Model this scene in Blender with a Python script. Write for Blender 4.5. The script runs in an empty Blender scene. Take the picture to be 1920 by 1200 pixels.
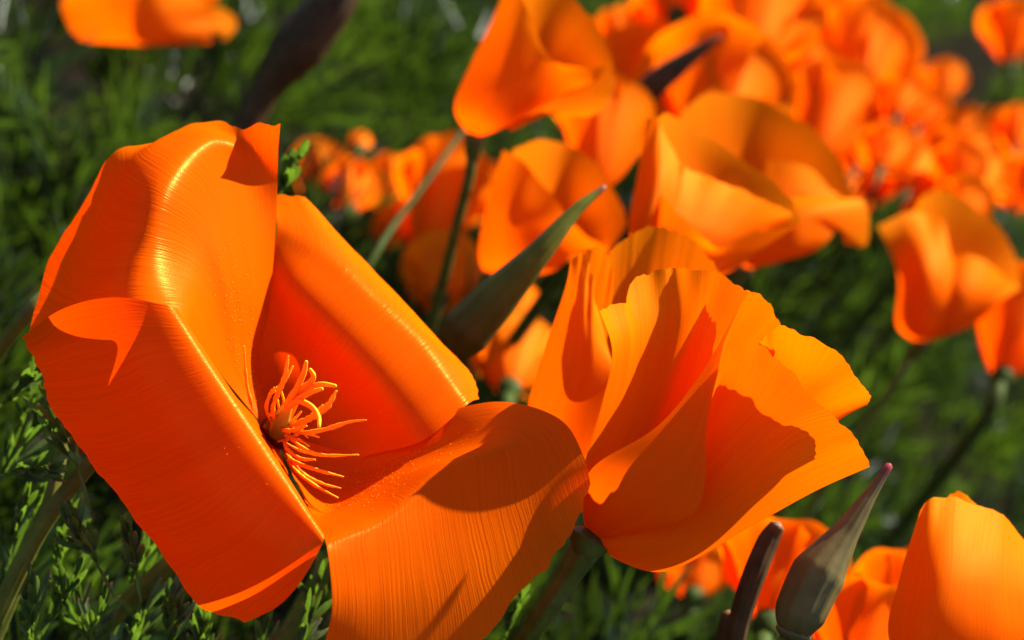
import bpy, math, random
import numpy as np
from mathutils import Vector, Matrix

sc = bpy.context.scene
C = sc.collection
CM = 0.01
# ------------------------------------------------------------------ camera
UP = Vector((0.476, 0.805, 0.35)).normalized()          # world up seen in camera axes (x right, y up, z back)
FW = Vector((0, 0, -1))
WY = (FW - UP * FW.dot(UP)).normalized()
WX = WY.cross(UP)
M = Matrix((WX, WY, UP))                                 # camera axes -> world axes
CAMZ = 0.285
CAMP = Vector((0, 0, CAMZ))
cam_d = bpy.data.cameras.new('camera'); cam = bpy.data.objects.new('camera', cam_d); C.objects.link(cam)
cam.matrix_world = Matrix.Translation(CAMP) @ M.to_4x4()
cam_d.sensor_width = 36; cam_d.lens = 72
cam_d.clip_start = 0.01; cam_d.clip_end = 50
cam_d.dof.use_dof = True; cam_d.dof.focus_distance = 0.247; cam_d.dof.aperture_fstop = 23; cam_d.dof.aperture_blades = 7
sc.camera = cam

# ------------------------------------------------------------------ sky and sun
SUNC = Vector((0.68, 0.66, -0.22)).normalized()          # direction to the sun in camera axes
SUNW = (M @ SUNC).normalized()
elev = math.asin(SUNW.z); azim = math.atan2(SUNW.x, SUNW.y)
w = bpy.data.worlds.new('World'); sc.world = w; w.use_nodes = True
nt = w.node_tree
sky = nt.nodes.new('ShaderNodeTexSky'); sky.sky_type = 'NISHITA'; sky.sun_disc = False
sky.sun_elevation = elev; sky.sun_rotation = azim
bg = nt.nodes['Background']; nt.links.new(sky.outputs[0], bg.inputs[0]); bg.inputs[1].default_value = 0.05
sun_d = bpy.data.lights.new('sun', 'SUN'); sun_d.energy = 5.0; sun_d.angle = math.radians(0.5); sun_d.color = (1.0, 0.96, 0.82)
sun = bpy.data.objects.new('sun', sun_d); C.objects.link(sun)
sun.rotation_euler = SUNW.to_track_quat('Z', 'Y').to_euler(); sun.location = SUNW * 3
sc.view_settings.view_transform = 'Standard'; sc.view_settings.look = 'None'
sc.view_settings.exposure = 1.85; sc.view_settings.gamma = 1.0
sc.cycles.max_bounces = 10; sc.cycles.transmission_bounces = 8; sc.cycles.diffuse_bounces = 5
sc.cycles.sample_clamp_indirect = 6

# ------------------------------------------------------------------ helpers
def cam_pt(px, py, d):
    """point (cm, camera axes) on the ray of photo position px,py at depth d cm"""
    return Vector(((px - 960) / 3840.0 * d, (600 - py) / 3840.0 * d, -d))
def W(px, py, d):
    return CAMP + (M @ cam_pt(px, py, d)) * CM
def project(p):
    c = M.transposed() @ ((Vector(p) - CAMP) / CM)
    return 960 + c.x / -c.z * 3840, 600 - c.y / -c.z * 3840, -c.z

def tag(o, label=None, cat=None, group=None, kind=None):
    if label: o['label'] = label
    if cat: o['category'] = cat
    if group: o['group'] = group
    if kind: o['kind'] = kind
    return o
def empty(name, loc, label, cat, group=None):
    o = bpy.data.objects.new(name, None); C.objects.link(o); o.location = loc
    o.empty_display_size = 0.01
    return tag(o, label, cat, group)
def mesh_obj(name, verts, faces, mat, parent=None, uv=None, smooth=True):
    me = bpy.data.meshes.new(name)
    off = Vector(parent_world(parent)) if parent else Vector((0, 0, 0))
    V = np.asarray(verts, dtype=float) - np.array(off)
    me.from_pydata([tuple(v) for v in V], [], faces)
    if smooth: me.polygons.foreach_set('use_smooth', [True] * len(me.polygons))
    if uv is not None:
        ul = me.uv_layers.new(name='UVMap')
        idx = np.empty(len(me.loops), dtype=np.int32); me.loops.foreach_get('vertex_index', idx)
        ul.data.foreach_set('uv', np.asarray(uv, dtype=np.float32)[idx].ravel())
    me.materials.append(mat)
    o = bpy.data.objects.new(name, me); C.objects.link(o)
    if parent: o.parent = parent
    return o
def parent_world(o):
    p = Vector(o.location)
    while o.parent:
        o = o.parent; p = p + Vector(o.location)
    return p

def catmull(P, ts):
    """P (n,k) control points at uniform knots 0..n-1, ts parameters"""
    P = np.asarray(P, float); n = len(P)
    if n == 1: return np.repeat(P, len(ts), 0)
    E = np.vstack([2 * P[0] - P[1], P, 2 * P[-1] - P[-2]])
    out = []
    for t in ts:
        i = min(int(t), n - 2); f = t - i
        p0, p1, p2, p3 = E[i], E[i + 1], E[i + 2], E[i + 3]
        out.append(0.5 * (2 * p1 + (p2 - p0) * f + (2 * p0 - 5 * p1 + 4 * p2 - p3) * f * f + (3 * p1 - p0 - 3 * p2 + p3) * f ** 3))
    return np.array(out)
def resample(P, n):
    P = np.asarray(P, float)
    return catmull(P, np.linspace(0, len(P) - 1, n))
def grid_faces(nu, nv):
    return [(j * nu + i, j * nu + i + 1, (j + 1) * nu + i + 1, (j + 1) * nu + i) for j in range(nv - 1) for i in range(nu - 1)]
def smooth_noise(n, freq, rng):
    k = max(3, int(freq) + 2)
    c = [[rng.uniform(-1, 1)] for _ in range(k)]
    return resample(c, n)[:, 0]

# ------------------------------------------------------------------ materials
def newmat(name):
    m = bpy.data.materials.new(name); m.use_nodes = True
    nt = m.node_tree; nt.nodes.clear()
    return m, nt, nt.nodes.new('ShaderNodeOutputMaterial')
def N(nt, t, **kw):
    n = nt.nodes.new(t)
    for k, v in kw.items():
        if k.startswith('i_'): n.inputs[k[2:].replace('_', ' ')].default_value = v
        else: setattr(n, k, v)
    return n
def ramp(nt, fac, stops):
    r = nt.nodes.new('ShaderNodeValToRGB')
    e = r.color_ramp.elements
    while len(e) < len(stops): e.new(0.5)
    for el, (p, c) in zip(e, stops):
        el.position = p; el.color = (*c, 1)
    nt.links.new(fac, r.inputs[0]); return r
def petal_material(name, c1, c2, t1, lines=110, gloss=0.3, tmix=0.5, bump=0.22, shine=0.022, rimg=1.4):
    m, nt, out = newmat(name); L = nt.links
    uv = N(nt, 'ShaderNodeUVMap')
    mp = N(nt, 'ShaderNodeMapping'); mp.inputs['Scale'].default_value = (lines, 1.6, 1)
    L.new(uv.outputs[0], mp.inputs[0])
    n1 = N(nt, 'ShaderNodeTexNoise', noise_dimensions='2D'); n1.inputs['Scale'].default_value = 1.0; n1.inputs['Detail'].default_value = 3; n1.inputs['Roughness'].default_value = 0.6
    wob = N(nt, 'ShaderNodeTexNoise', noise_dimensions='2D'); wob.inputs['Scale'].default_value = 5; wob.inputs['Detail'].default_value = 2
    L.new(uv.outputs[0], wob.inputs['Vector'])
    wv = N(nt, 'ShaderNodeVectorMath', operation='MULTIPLY_ADD'); L.new(wob.outputs['Color'], wv.inputs[0]); wv.inputs[1].default_value = (lines * 0.03, 0.6, 0); L.new(mp.outputs[0], wv.inputs[2])
    L.new(wv.outputs[0], n1.inputs['Vector'])
    mp2 = N(nt, 'ShaderNodeMapping'); mp2.inputs['Scale'].default_value = (6, 2.0, 1)
    L.new(uv.outputs[0], mp2.inputs[0])
    n2 = N(nt, 'ShaderNodeTexNoise', noise_dimensions='2D'); n2.inputs['Scale'].default_value = 1.0; n2.inputs['Detail'].default_value = 4
    L.new(mp2.outputs[0], n2.inputs['Vector'])
    n3 = N(nt, 'ShaderNodeTexNoise', noise_dimensions='3D'); n3.inputs['Scale'].default_value = 5200; n3.inputs['Detail'].default_value = 1
    geo = N(nt, 'ShaderNodeNewGeometry'); L.new(geo.outputs['Position'], n3.inputs['Vector'])
    add = N(nt, 'ShaderNodeMath', operation='MULTIPLY_ADD'); L.new(n1.outputs[0], add.inputs[0]); add.inputs[1].default_value = 0.75
    sc2 = N(nt, 'ShaderNodeMath', operation='MULTIPLY'); L.new(n2.outputs[0], sc2.inputs[0]); sc2.inputs[1].default_value = 0.45
    L.new(sc2.outputs[0], add.inputs[2])
    col = ramp(nt, add.outputs[0], [(0.40, c2), (0.72, c1)])
    bmp_h = N(nt, 'ShaderNodeMath', operation='MULTIPLY_ADD'); L.new(n3.outputs[0], bmp_h.inputs[0]); bmp_h.inputs[1].default_value = 0.22
    L.new(n1.outputs[0], bmp_h.inputs[2])
    bp = N(nt, 'ShaderNodeBump'); bp.inputs['Strength'].default_value = bump; bp.inputs['Distance'].default_value = 0.00025
    L.new(bmp_h.outputs[0], bp.inputs['Height'])
    sepv = N(nt, 'ShaderNodeSeparateXYZ'); L.new(uv.outputs[0], sepv.inputs[0])
    pig = ramp(nt, sepv.outputs[1], [(0.0, (1, 0.80, 1)), (0.35, (1, 0.92, 1)), (0.72, (1, 1.0, 1)), (1.0, (1, rimg, 1))])
    pm = N(nt, 'ShaderNodeMixRGB', blend_type='MULTIPLY'); pm.inputs[0].default_value = 1
    L.new(col.outputs[0], pm.inputs[1]); L.new(pig.outputs[0], pm.inputs[2])
    dif = N(nt, 'ShaderNodeBsdfDiffuse'); L.new(pm.outputs[0], dif.inputs[0]); L.new(bp.outputs[0], dif.inputs['Normal'])
    tr = N(nt, 'ShaderNodeBsdfTranslucent'); L.new(bp.outputs[0], tr.inputs['Normal'])
    tcol = ramp(nt, add.outputs[0], [(0.35, tuple(0.82 * x for x in t1)), (0.75, t1)]); pt = N(nt, 'ShaderNodeMixRGB', blend_type='MULTIPLY'); pt.inputs[0].default_value = 1
    L.new(tcol.outputs[0], pt.inputs[1]); L.new(pig.outputs[0], pt.inputs[2]); L.new(pt.outputs[0], tr.inputs[0])
    mx = N(nt, 'ShaderNodeMixShader'); mx.inputs[0].default_value = tmix
    L.new(dif.outputs[0], mx.inputs[1]); L.new(tr.outputs[0], mx.inputs[2])
    gl = N(nt, 'ShaderNodeBsdfGlossy'); gl.inputs['Roughness'].default_value = gloss; gl.inputs[0].default_value = (1.0, 0.74, 0.16, 1)
    L.new(bp.outputs[0], gl.inputs['Normal'])
    fr = N(nt, 'ShaderNodeFresnel'); fr.inputs[0].default_value = 1.3
    fm = N(nt, 'ShaderNodeMath', operation='MINIMUM'); L.new(fr.outputs[0], fm.inputs[0]); fm.inputs[1].default_value = shine
    mx2 = N(nt, 'ShaderNodeMixShader'); L.new(fm.outputs[0], mx2.inputs[0]); L.new(mx.outputs[0], mx2.inputs[1]); L.new(gl.outputs[0], mx2.inputs[2])
    L.new(mx2.outputs[0], out.inputs[0])
    return m
PET = petal_material('petal_orange', (0.86, 0.115, 0.0), (0.83, 0.095, 0.0), (0.84, 0.045, 0.0), lines=150, gloss=0.30, bump=0.30, shine=0.012, rimg=1.3)
PET2 = petal_material('petal_deep_orange', (0.86, 0.15, 0.0), (0.83, 0.12, 0.0), (0.88, 0.105, 0.0), lines=110, gloss=0.5, bump=0.22, shine=0.010)
PETB = petal_material('petal_background', (0.86, 0.16, 0.0), (0.83, 0.13, 0.0), (0.88, 0.11, 0.0), lines=60, gloss=0.6, bump=0.1, shine=0.015)

def green_material(name, stops, trans=(0.12, 0.3, 0.02), tmix=0.35, rough=0.4, variation=0.5, spec=0.15, scale=400):
    m, nt, out = newmat(name); L = nt.links
    uv = N(nt, 'ShaderNodeUVMap'); sep = N(nt, 'ShaderNodeSeparateXYZ'); L.new(uv.outputs[0], sep.inputs[0])
    base = ramp(nt, sep.outputs[1], stops)
    geo = N(nt, 'ShaderNodeNewGeometry')
    nz = N(nt, 'ShaderNodeTexNoise'); nz.inputs['Scale'].default_value = scale; nz.inputs['Detail'].default_value = 3
    L.new(geo.outputs['Position'], nz.inputs['Vector'])
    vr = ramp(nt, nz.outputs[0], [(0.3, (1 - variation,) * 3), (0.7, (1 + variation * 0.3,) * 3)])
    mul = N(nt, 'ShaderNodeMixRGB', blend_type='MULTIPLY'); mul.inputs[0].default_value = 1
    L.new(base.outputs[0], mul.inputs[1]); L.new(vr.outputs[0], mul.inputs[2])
    p = N(nt, 'ShaderNodeBsdfPrincipled'); p.inputs['Roughness'].default_value = rough
    p.inputs['Specular IOR Level'].default_value = spec
    L.new(mul.outputs[0], p.inputs['Base Color'])
    tr = N(nt, 'ShaderNodeBsdfTranslucent')
    tm = N(nt, 'ShaderNodeMixRGB', blend_type='MULTIPLY'); tm.inputs[0].default_value = 1; tm.inputs[1].default_value = (*trans, 1)
    L.new(vr.outputs[0], tm.inputs[2]); L.new(tm.outputs[0], tr.inputs[0])
    mx = N(nt, 'ShaderNodeMixShader'); mx.inputs[0].default_value = tmix
    L.new(p.outputs[0], mx.inputs[1]); L.new(tr.outputs[0], mx.inputs[2]); L.new(mx.outputs[0], out.inputs[0])
    return m
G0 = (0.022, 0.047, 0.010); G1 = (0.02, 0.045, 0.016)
LEAF = green_material('leaf_green', [(0.0, (0.06, 0.105, 0.022)), (0.86, (0.055, 0.10, 0.035)), (0.97, (0.30, 0.10, 0.07))], (0.12, 0.22, 0.012), 0.4, rough=0.35, spec=0.4)
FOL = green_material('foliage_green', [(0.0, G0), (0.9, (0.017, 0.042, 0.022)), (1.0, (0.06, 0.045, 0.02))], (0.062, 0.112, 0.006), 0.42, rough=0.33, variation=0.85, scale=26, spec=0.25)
STEM = green_material('stem_green', [(0.0, (0.13, 0.145, 0.024)), (0.5, (0.12, 0.14, 0.022)), (1.0, (0.09, 0.085, 0.018))], (0.17, 0.21, 0.012), 0.15, 0.45, 0.35)
STEMD = green_material('stem_dark_green', [(0.0, (0.05, 0.075, 0.012)), (1.0, (0.045, 0.065, 0.014))], (0.08, 0.12, 0.008), 0.2, 0.6, 0.4, spec=0.05)
BUDG = green_material('bud_green', [(0.0, (0.09, 0.055, 0.010)), (0.45, (0.13, 0.13, 0.015)), (0.9, (0.16, 0.17, 0.018)), (1.0, (0.2, 0.04, 0.03))], (0.16, 0.16, 0.01), 0.3, 0.4, 0.25)
BUDB = green_material('bud_grey_brown', [(0.0, (0.14, 0.02, 0.02)), (0.06, (0.15, 0.105, 0.032)), (0.5, (0.15, 0.115, 0.042)), (0.85, (0.13, 0.10, 0.04)), (0.94, (0.10, 0.045, 0.04)), (1.0, (0.25, 0.02, 0.04))], (0.14, 0.1, 0.03), 0.15, 0.38, 0.25)
DRY = green_material('bud_dark_brown', [(0.0, (0.07, 0.04, 0.012)), (0.85, (0.07, 0.04, 0.016)), (1.0, (0.2, 0.09, 0.03))], (0.12, 0.06, 0.01), 0.2, 0.5, 0.4)
STAM = petal_material('stamen_orange', (0.95, 0.36, 0.02), (0.92, 0.28, 0.01), (0.95, 0.25, 0.0), lines=10, gloss=0.6, tmix=0.2)
PIST = green_material('pistil_green', [(0.0, (0.16, 0.17, 0.02)), (0.55, (0.35, 0.27, 0.03)), (1.0, (0.9, 0.34, 0.02))], (0.6, 0.3, 0.02), 0.2, 0.5, 0.1)
DARKC = green_material('flower_throat', [(0.0, (0.05, 0.008, 0.006)), (1.0, (0.10, 0.015, 0.008))], (0.1, 0.01, 0.0), 0.05, 0.3, 0.5)
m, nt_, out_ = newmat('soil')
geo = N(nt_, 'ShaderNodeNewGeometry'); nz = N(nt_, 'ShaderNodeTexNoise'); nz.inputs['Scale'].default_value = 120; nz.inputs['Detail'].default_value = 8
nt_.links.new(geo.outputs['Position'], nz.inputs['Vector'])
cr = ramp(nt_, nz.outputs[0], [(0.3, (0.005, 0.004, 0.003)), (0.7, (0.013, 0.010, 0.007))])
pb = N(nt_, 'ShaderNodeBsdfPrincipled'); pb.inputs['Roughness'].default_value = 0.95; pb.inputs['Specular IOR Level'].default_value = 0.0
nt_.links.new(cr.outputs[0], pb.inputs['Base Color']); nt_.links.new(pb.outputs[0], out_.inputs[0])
SOIL = m

# ------------------------------------------------------------------ the ground
rng = random.Random(7)
n = 90
gx = np.concatenate([np.linspace(-6, -0.9, 12), np.linspace(-0.8, 1.6, n), np.linspace(1.8, 7, 12)])
gy = np.concatenate([np.linspace(-3, -0.2, 8), np.linspace(-0.1, 2.3, n), np.linspace(2.6, 9, 14)])
X, Y = np.meshgrid(gx, gy)
Z = 0.006 * np.sin(X * 31 + 2 * np.sin(Y * 17)) + 0.005 * np.sin(Y * 43 + X * 11) - 0.006
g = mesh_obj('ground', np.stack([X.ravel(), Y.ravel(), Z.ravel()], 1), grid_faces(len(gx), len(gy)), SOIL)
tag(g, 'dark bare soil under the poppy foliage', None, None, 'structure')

# ------------------------------------------------------------------ petals
def petal_from_rows(name, rows, mat, parent, seed=0, nu=130, nv=100, rim=0.05, ripple=0.0, pleat=0.0, nrip=9, label=None, soft=7):
    """rows: control rows base -> rim, each a list of (px,py,depth) left -> right; real surface in space"""
    r = random.Random(seed)
    K = max(len(x) for x in rows)
    ctl = []
    for row in rows:
        pts = [list(cam_pt(*p)) for p in row]
        ctl.append(resample(pts, nu) if len(pts) > 1 else np.repeat(np.array(pts), nu, 0))
    ctl = np.array(ctl)                                   # nr, nu, 3
    # chord length along v averaged so that the parameter is even
    seg = np.linalg.norm(np.diff(ctl, axis=0), axis=2).mean(1)
    kn = np.concatenate([[0], np.cumsum(seg)]); kn /= kn[-1]
    nr = len(rows)
    tv = np.interp(np.linspace(0, 1, nv), kn, np.arange(nr))
    G = np.zeros((nv, nu, 3))
    for i in range(nu): G[:, i] = catmull(ctl[:, i], tv)
    for _ in range(soft):
        G[1:-1] = 0.25 * G[:-2] + 0.5 * G[1:-1] + 0.25 * G[2:]
    # uneven rim: push the last rows in and out along v
    e1 = smooth_noise(nu, nrip, r) * rim * 0.8 + smooth_noise(nu, nrip * 3.2, r) * rim * 0.5 + smooth_noise(nu, 58, r) * rim * 0.22
    dv = G[-1] - G[-6]; dv = dv / (np.linalg.norm(dv, axis=1, keepdims=True) + 1e-9)
    for j in range(nv):
        t = max(0, (j / (nv - 1) - 0.72) / 0.28)
        G[j] += dv * (e1 * t * t)[:, None]
    # normals for ripples and fine pleats
    du = np.gradient(G, axis=1); dvv = np.gradient(G, axis=0)
    nn = np.cross(du, dvv); nn /= (np.linalg.norm(nn, axis=2, keepdims=True) + 1e-9)
    rp = smooth_noise(nu, nrip * 1.3, r) * ripple
    pl = smooth_noise(nu, 44, r) * pleat * 0.6
    vv = np.linspace(0, 1, nv)
    amp = np.clip((vv - 0.5) / 0.5, 0, 1) ** 2
    G += nn * (amp[:, None] * rp[None, :] + np.clip(vv * 3, 0, 1)[:, None] * np.clip((1 - vv) * 6, 0.35, 1)[:, None] * pl[None, :])[:, :, None]
    Wd = (np.array(M) @ (G.reshape(-1, 3) * CM).T).T + np.array(CAMP)
    uu, v2 = np.meshgrid(np.linspace(0, 1, nu) + seed * 0.37, vv)
    o = mesh_obj(name, Wd, grid_faces(nu, nv), mat, parent, np.stack([uu.ravel(), v2.ravel()], 1))
    if label: o['label'] = label
    return o

def tube(name, path, radii, mat, parent=None, seg=10, ribs=0, rib=0.0, n=24, flat=1.0, caps=True, grain=0.0):
    """path: world points; radii in metres along the path; ribs = lengthwise ridges; flat<1 flattens one axis"""
    P = resample([list(p) for p in path], n); R = np.interp(np.linspace(0, 1, n), np.linspace(0, 1, len(radii)), radii)
    if grain: R = R * (1 + grain * (np.random.default_rng(len(path) * 7 + int(R[1] * 1e8)).random(n) - 0.5))
    V = []; UV = []
    T = np.gradient(P, axis=0); T /= np.linalg.norm(T, axis=1, keepdims=True) + 1e-12
    a = np.array([0.31, 0.2, 0.93]); a = a - T[0] * a.dot(T[0]); a /= np.linalg.norm(a)
    for j in range(n):
        a = a - T[j] * a.dot(T[j]); a /= np.linalg.norm(a); b = np.cross(T[j], a)
        for k in range(seg):
            th = 2 * math.pi * k / seg
            rr = R[j] * (1 + rib * math.cos(ribs * th))
            V.append(P[j] + a * math.cos(th) * rr * flat + b * math.sin(th) * rr); UV.append((k / seg, j / (n - 1)))
    F = [(j * seg + k, j * seg + (k + 1) % seg, (j + 1) * seg + (k + 1) % seg, (j + 1) * seg + k) for j in range(n - 1) for k in range(seg)]
    if caps:
        V.append(P[0]); UV.append((0, 0)); V.append(P[-1] + T[-1] * R[-1] * 0.6); UV.append((0, 1))
        c0 = n * seg; c1 = c0 + 1
        F += [(c0, (k + 1) % seg, k) for k in range(seg)] + [(c1, (n - 1) * seg + k, (n - 1) * seg + (k + 1) % seg) for k in range(seg)]
    return mesh_obj(name, np.array(V), F, mat, parent, UV)

def down_to_soil(p, lean=(0, 0), sag=0.0):
    """a stem path from a flower base p down into the ground"""
    p = Vector(p); g = Vector((p.x + lean[0], p.y + lean[1], -0.005))
    m1 = p.lerp(g, 0.35) + Vector((lean[0] * -0.15, lean[1] * -0.15, 0)); m2 = p.lerp(g, 0.7)
    return [p, m1, m2, g]

# ------------------------------------------------------------------ hero flower: wide open poppy
fl = empty('poppy', W(515, 815, 26.25), 'large wide open orange poppy with folded-back petals and visible stamens at left', 'flower', 'orange poppies')
petal_from_rows('petal', [
    [(500, 806, 26.2), (503, 804, 26.2), (506, 802, 26.2), (509, 800, 26.2), (512, 798, 26.2)],
    [(425, 715, 25.6), (440, 700, 25.9), (455, 690, 26.15), (470, 685, 26.4), (483, 690, 26.65)],
    [(368, 640, 24.75), (395, 560, 25.5), (425, 520, 25.85), (460, 520, 26.35), (503, 585, 26.9)],
    [(338, 595, 24.36), (350, 505, 25.2), (382, 395, 25.75), (428, 310, 26.4), (517, 430, 27.1)],
    [(255, 600, 24.12), (262, 480, 24.75), (310, 345, 25.2), (400, 258, 26.3), (520, 335, 27.0)],
    [(150, 625, 24.55), (175, 480, 25.4), (250, 305, 25.8), (375, 240, 26.7), (521, 285, 26.75)],
    [(50, 645, 25.7), (96, 480, 26.9), (160, 375, 26.9), (212, 288, 26.8), (300, 264, 26.9), (360, 232, 27.0), (440, 231, 26.9), (525, 236, 26.45)]],
    PET, fl, 1, rim=0.07, nrip=14, label='upper left petal with crumpled top folded outward')
petal_from_rows('petal', [
    [(512, 800, 26.25), (517, 800, 26.25), (523, 803, 26.25), (528, 808, 26.25), (532, 815, 26.25)],
    [(481, 745, 26.9), (510, 745, 27.0), (545, 765, 26.9), (580, 800, 26.7), (625, 865, 26.3)],
    [(486, 660, 27.2), (530, 650, 27.25), (590, 692, 27.05), (650, 760, 26.75), (705, 850, 26.2)],
    [(503, 520, 27.1), (545, 550, 26.8), (630, 634, 26.45), (715, 724, 26.1), (795, 825, 25.75)],
    [(519, 440, 27.3), (600, 492, 27.05), (690, 572, 26.72), (780, 662, 26.38), (868, 765, 26.0)],
    [(518, 405, 27.5), (608, 455, 27.3), (712, 550, 26.98), (806, 642, 26.64), (885, 752, 26.22)],
    [(513, 374, 27.8), (540, 364, 27.9), (575, 374, 27.9), (650, 455, 27.75), (735, 542, 27.5), (830, 645, 27.2), (885, 702, 26.85), (898, 748, 26.45)]],
    PET, fl, 2, rim=0.04, nrip=12, label='upper right petal with bright yellow folded rim')
petal_from_rows('petal', [
    [(500, 806, 26.3), (503, 812, 26.3), (507, 818, 26.3), (512, 823, 26.3), (518, 828, 26.3)],
    [(435, 735, 25.6), (455, 770, 25.6), (483, 815, 25.5), (517, 868, 25.4), (556, 930, 25.2)],
    [(362, 640, 24.9), (405, 720, 24.9), (455, 800, 24.8), (515, 890, 24.6), (575, 975, 24.4)],
    [(335, 581, 24.2), (402, 682, 24.15), (474, 790, 24.05), (542, 895, 23.85), (609, 1002, 23.6)],
    [(300, 570, 24.03), (368, 690, 23.93), (440, 805, 23.83), (515, 920, 23.65), (598, 1032, 23.5)],
    [(210, 557, 24.05), (280, 720, 23.9), (360, 850, 23.8), (445, 990, 23.65), (565, 1090, 23.55)],
    [(115, 580, 24.4), (165, 760, 24.3), (260, 890, 24.15), (360, 1040, 24.0), (520, 1138, 23.8)],
    [(42, 632, 25.0), (76, 700, 24.95), (105, 780, 24.9), (165, 860, 24.8), (235, 950, 24.7), (300, 1030, 24.6), (375, 1135, 24.5), (460, 1167, 24.2)]],
    PET, fl, 3, rim=0.06, nrip=15, label='lower left petal drooping toward the viewer')
petal_from_rows('petal', [
    [(520, 829, 26.3), (524, 828, 26.3), (528, 825, 26.3), (531, 821, 26.3), (534, 817, 26.3)],
    [(575, 945, 25.1), (605, 945, 25.5), (640, 915, 25.9), (670, 885, 26.15), (690, 850, 26.3)],
    [(598, 985, 24.3), (655, 950, 24.9), (725, 900, 25.4), (780, 848, 25.85), (800, 785, 26.1)],
    [(609, 1010, 23.65), (718, 962, 24.15), (828, 874, 24.7), (945, 822, 25.0), (940, 752, 25.8)],
    [(614, 1032, 23.5), (722, 990, 23.98), (832, 918, 24.5), (970, 850, 24.85), (1050, 783, 25.35)],
    [(620, 1080, 23.4), (728, 1050, 23.87), (845, 1000, 24.33), (985, 930, 24.8), (1092, 850, 25.05)],
    [(622, 1150, 23.38), (735, 1150, 23.8), (870, 1100, 24.26), (1005, 1000, 24.74), (1104, 890, 24.93)],
    [(600, 1240, 23.5), (690, 1290, 23.8), (790, 1290, 24.1), (885, 1212, 24.3), (985, 1105, 24.55), (1068, 1015, 24.75), (1108, 915, 24.88)]],
    PET, fl, 4, rim=0.06, nrip=13, label='lower right petal with a dark shadow across it')
# throat, pistil and stamens
zc = lambda zx, zy, d: W(420 + zx / 3.75, 630 + zy / 3.75, d)
tube('receptacle', [W(512, 822, 26.9), W(518, 812, 26.3), W(523, 806, 26.0), W(526, 802, 25.85)], [0.0014, 0.0024, 0.0021, 0.0010], DARKC, fl, seg=14, n=8)
pi = tube('pistil', [zc(370, 690, 25.9), zc(395, 610, 25.65), zc(430, 530, 25.45), zc(465, 460, 25.3)], [0.0010, 0.0011, 0.0008, 0.0005], PIST, fl, seg=12, ribs=6, rib=0.06)
for pts in ([(440, 490), (500, 390), (560, 260), (578, 180)], [(450, 470), (500, 390), (590, 340), (630, 285), (605, 235)],
            [(455, 465), (540, 390), (620, 355), (700, 340), (785, 352)], [(460, 470), (540, 430), (610, 395), (690, 372)],
            [(450, 500), (490, 470), (540, 460), (620, 500), (665, 570), (668, 640)]):
    k = len(pts)
    tube('stigma', [zc(x, y, 25.3 - 0.55 * i / (k - 1)) for i, (x, y) in enumerate(pts)], [0.0005, 0.0004, 0.00036, 0.00022], STAM, pi, seg=7, n=16)
for pts in ([(200, 520), (180, 430), (155, 300), (141, 70)], [(335, 615), (298, 510), (325, 410), (370, 360)], [(330, 560), (360, 460), (420, 330), (485, 210)],
            [(345, 480), (390, 370), (430, 270), (452, 140)], [(420, 650), (580, 590), (720, 500), (790, 385)], [(390, 660), (440, 665), (500, 660), (580, 632)],
            [(430, 670), (560, 680), (720, 655), (880, 605), (1000, 590)], [(430, 720), (480, 730), (560, 790), (700, 838), (945, 836)], [(420, 725), (450, 800), (540, 862), (640, 870)],
            [(440, 830), (500, 885), (650, 940), (840, 990)], [(440, 830), (560, 970), (700, 1040), (820, 1070)], [(450, 870), (520, 960), (640, 1050), (800, 1138)],
            [(380, 640), (350, 560), (345, 500), (360, 470)]):
    k = len(pts)
    ths = rng.uniform(0.00030, 0.00048)
    tube('stamen', [zc(x, y, 25.75 - (0.5 + 0.4 * rng.random()) * i / (k - 1)) for i, (x, y) in enumerate(pts)], [0.0002, ths, ths, ths * 0.8, 0.00015], STAM, fl, seg=7, n=26, flat=0.55, grain=0.5)
for k in range(13):
    a = rng.uniform(-0.75, 1.5); ln = rng.uniform(90, 190); c0 = (400 + rng.uniform(-30, 40), 690 + rng.uniform(-50, 70)); cv = rng.uniform(-0.6, 0.6)
    pts = [(c0[0] + math.cos(a + cv * f) * ln * 1.9 * f, c0[1] - math.sin(a + cv * f) * ln * 1.9 * f) for f in (0, 0.35, 0.7, 1.0)]
    th2 = rng.uniform(0.00022, 0.00036)
    tube('stamen', [zc(x, y, 25.85 - 0.35 * i / 3) for i, (x, y) in enumerate(pts)], [0.00015, th2, th2, 0.00012], STAM, fl, seg=6, n=22, flat=0.6, grain=0.5)
b = W(512, 822, 26.8)
tube('stem', [b, W(430, 960, 27.4), W(300, 1075, 27.8), W(190, 1180, 28.2), W(60, 1330, 29.2), W(-40, 1480, 31.0)], [0.0013, 0.0012, 0.0013, 0.0013, 0.0014], STEM, fl, seg=20, ribs=5, rib=0.12)

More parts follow.
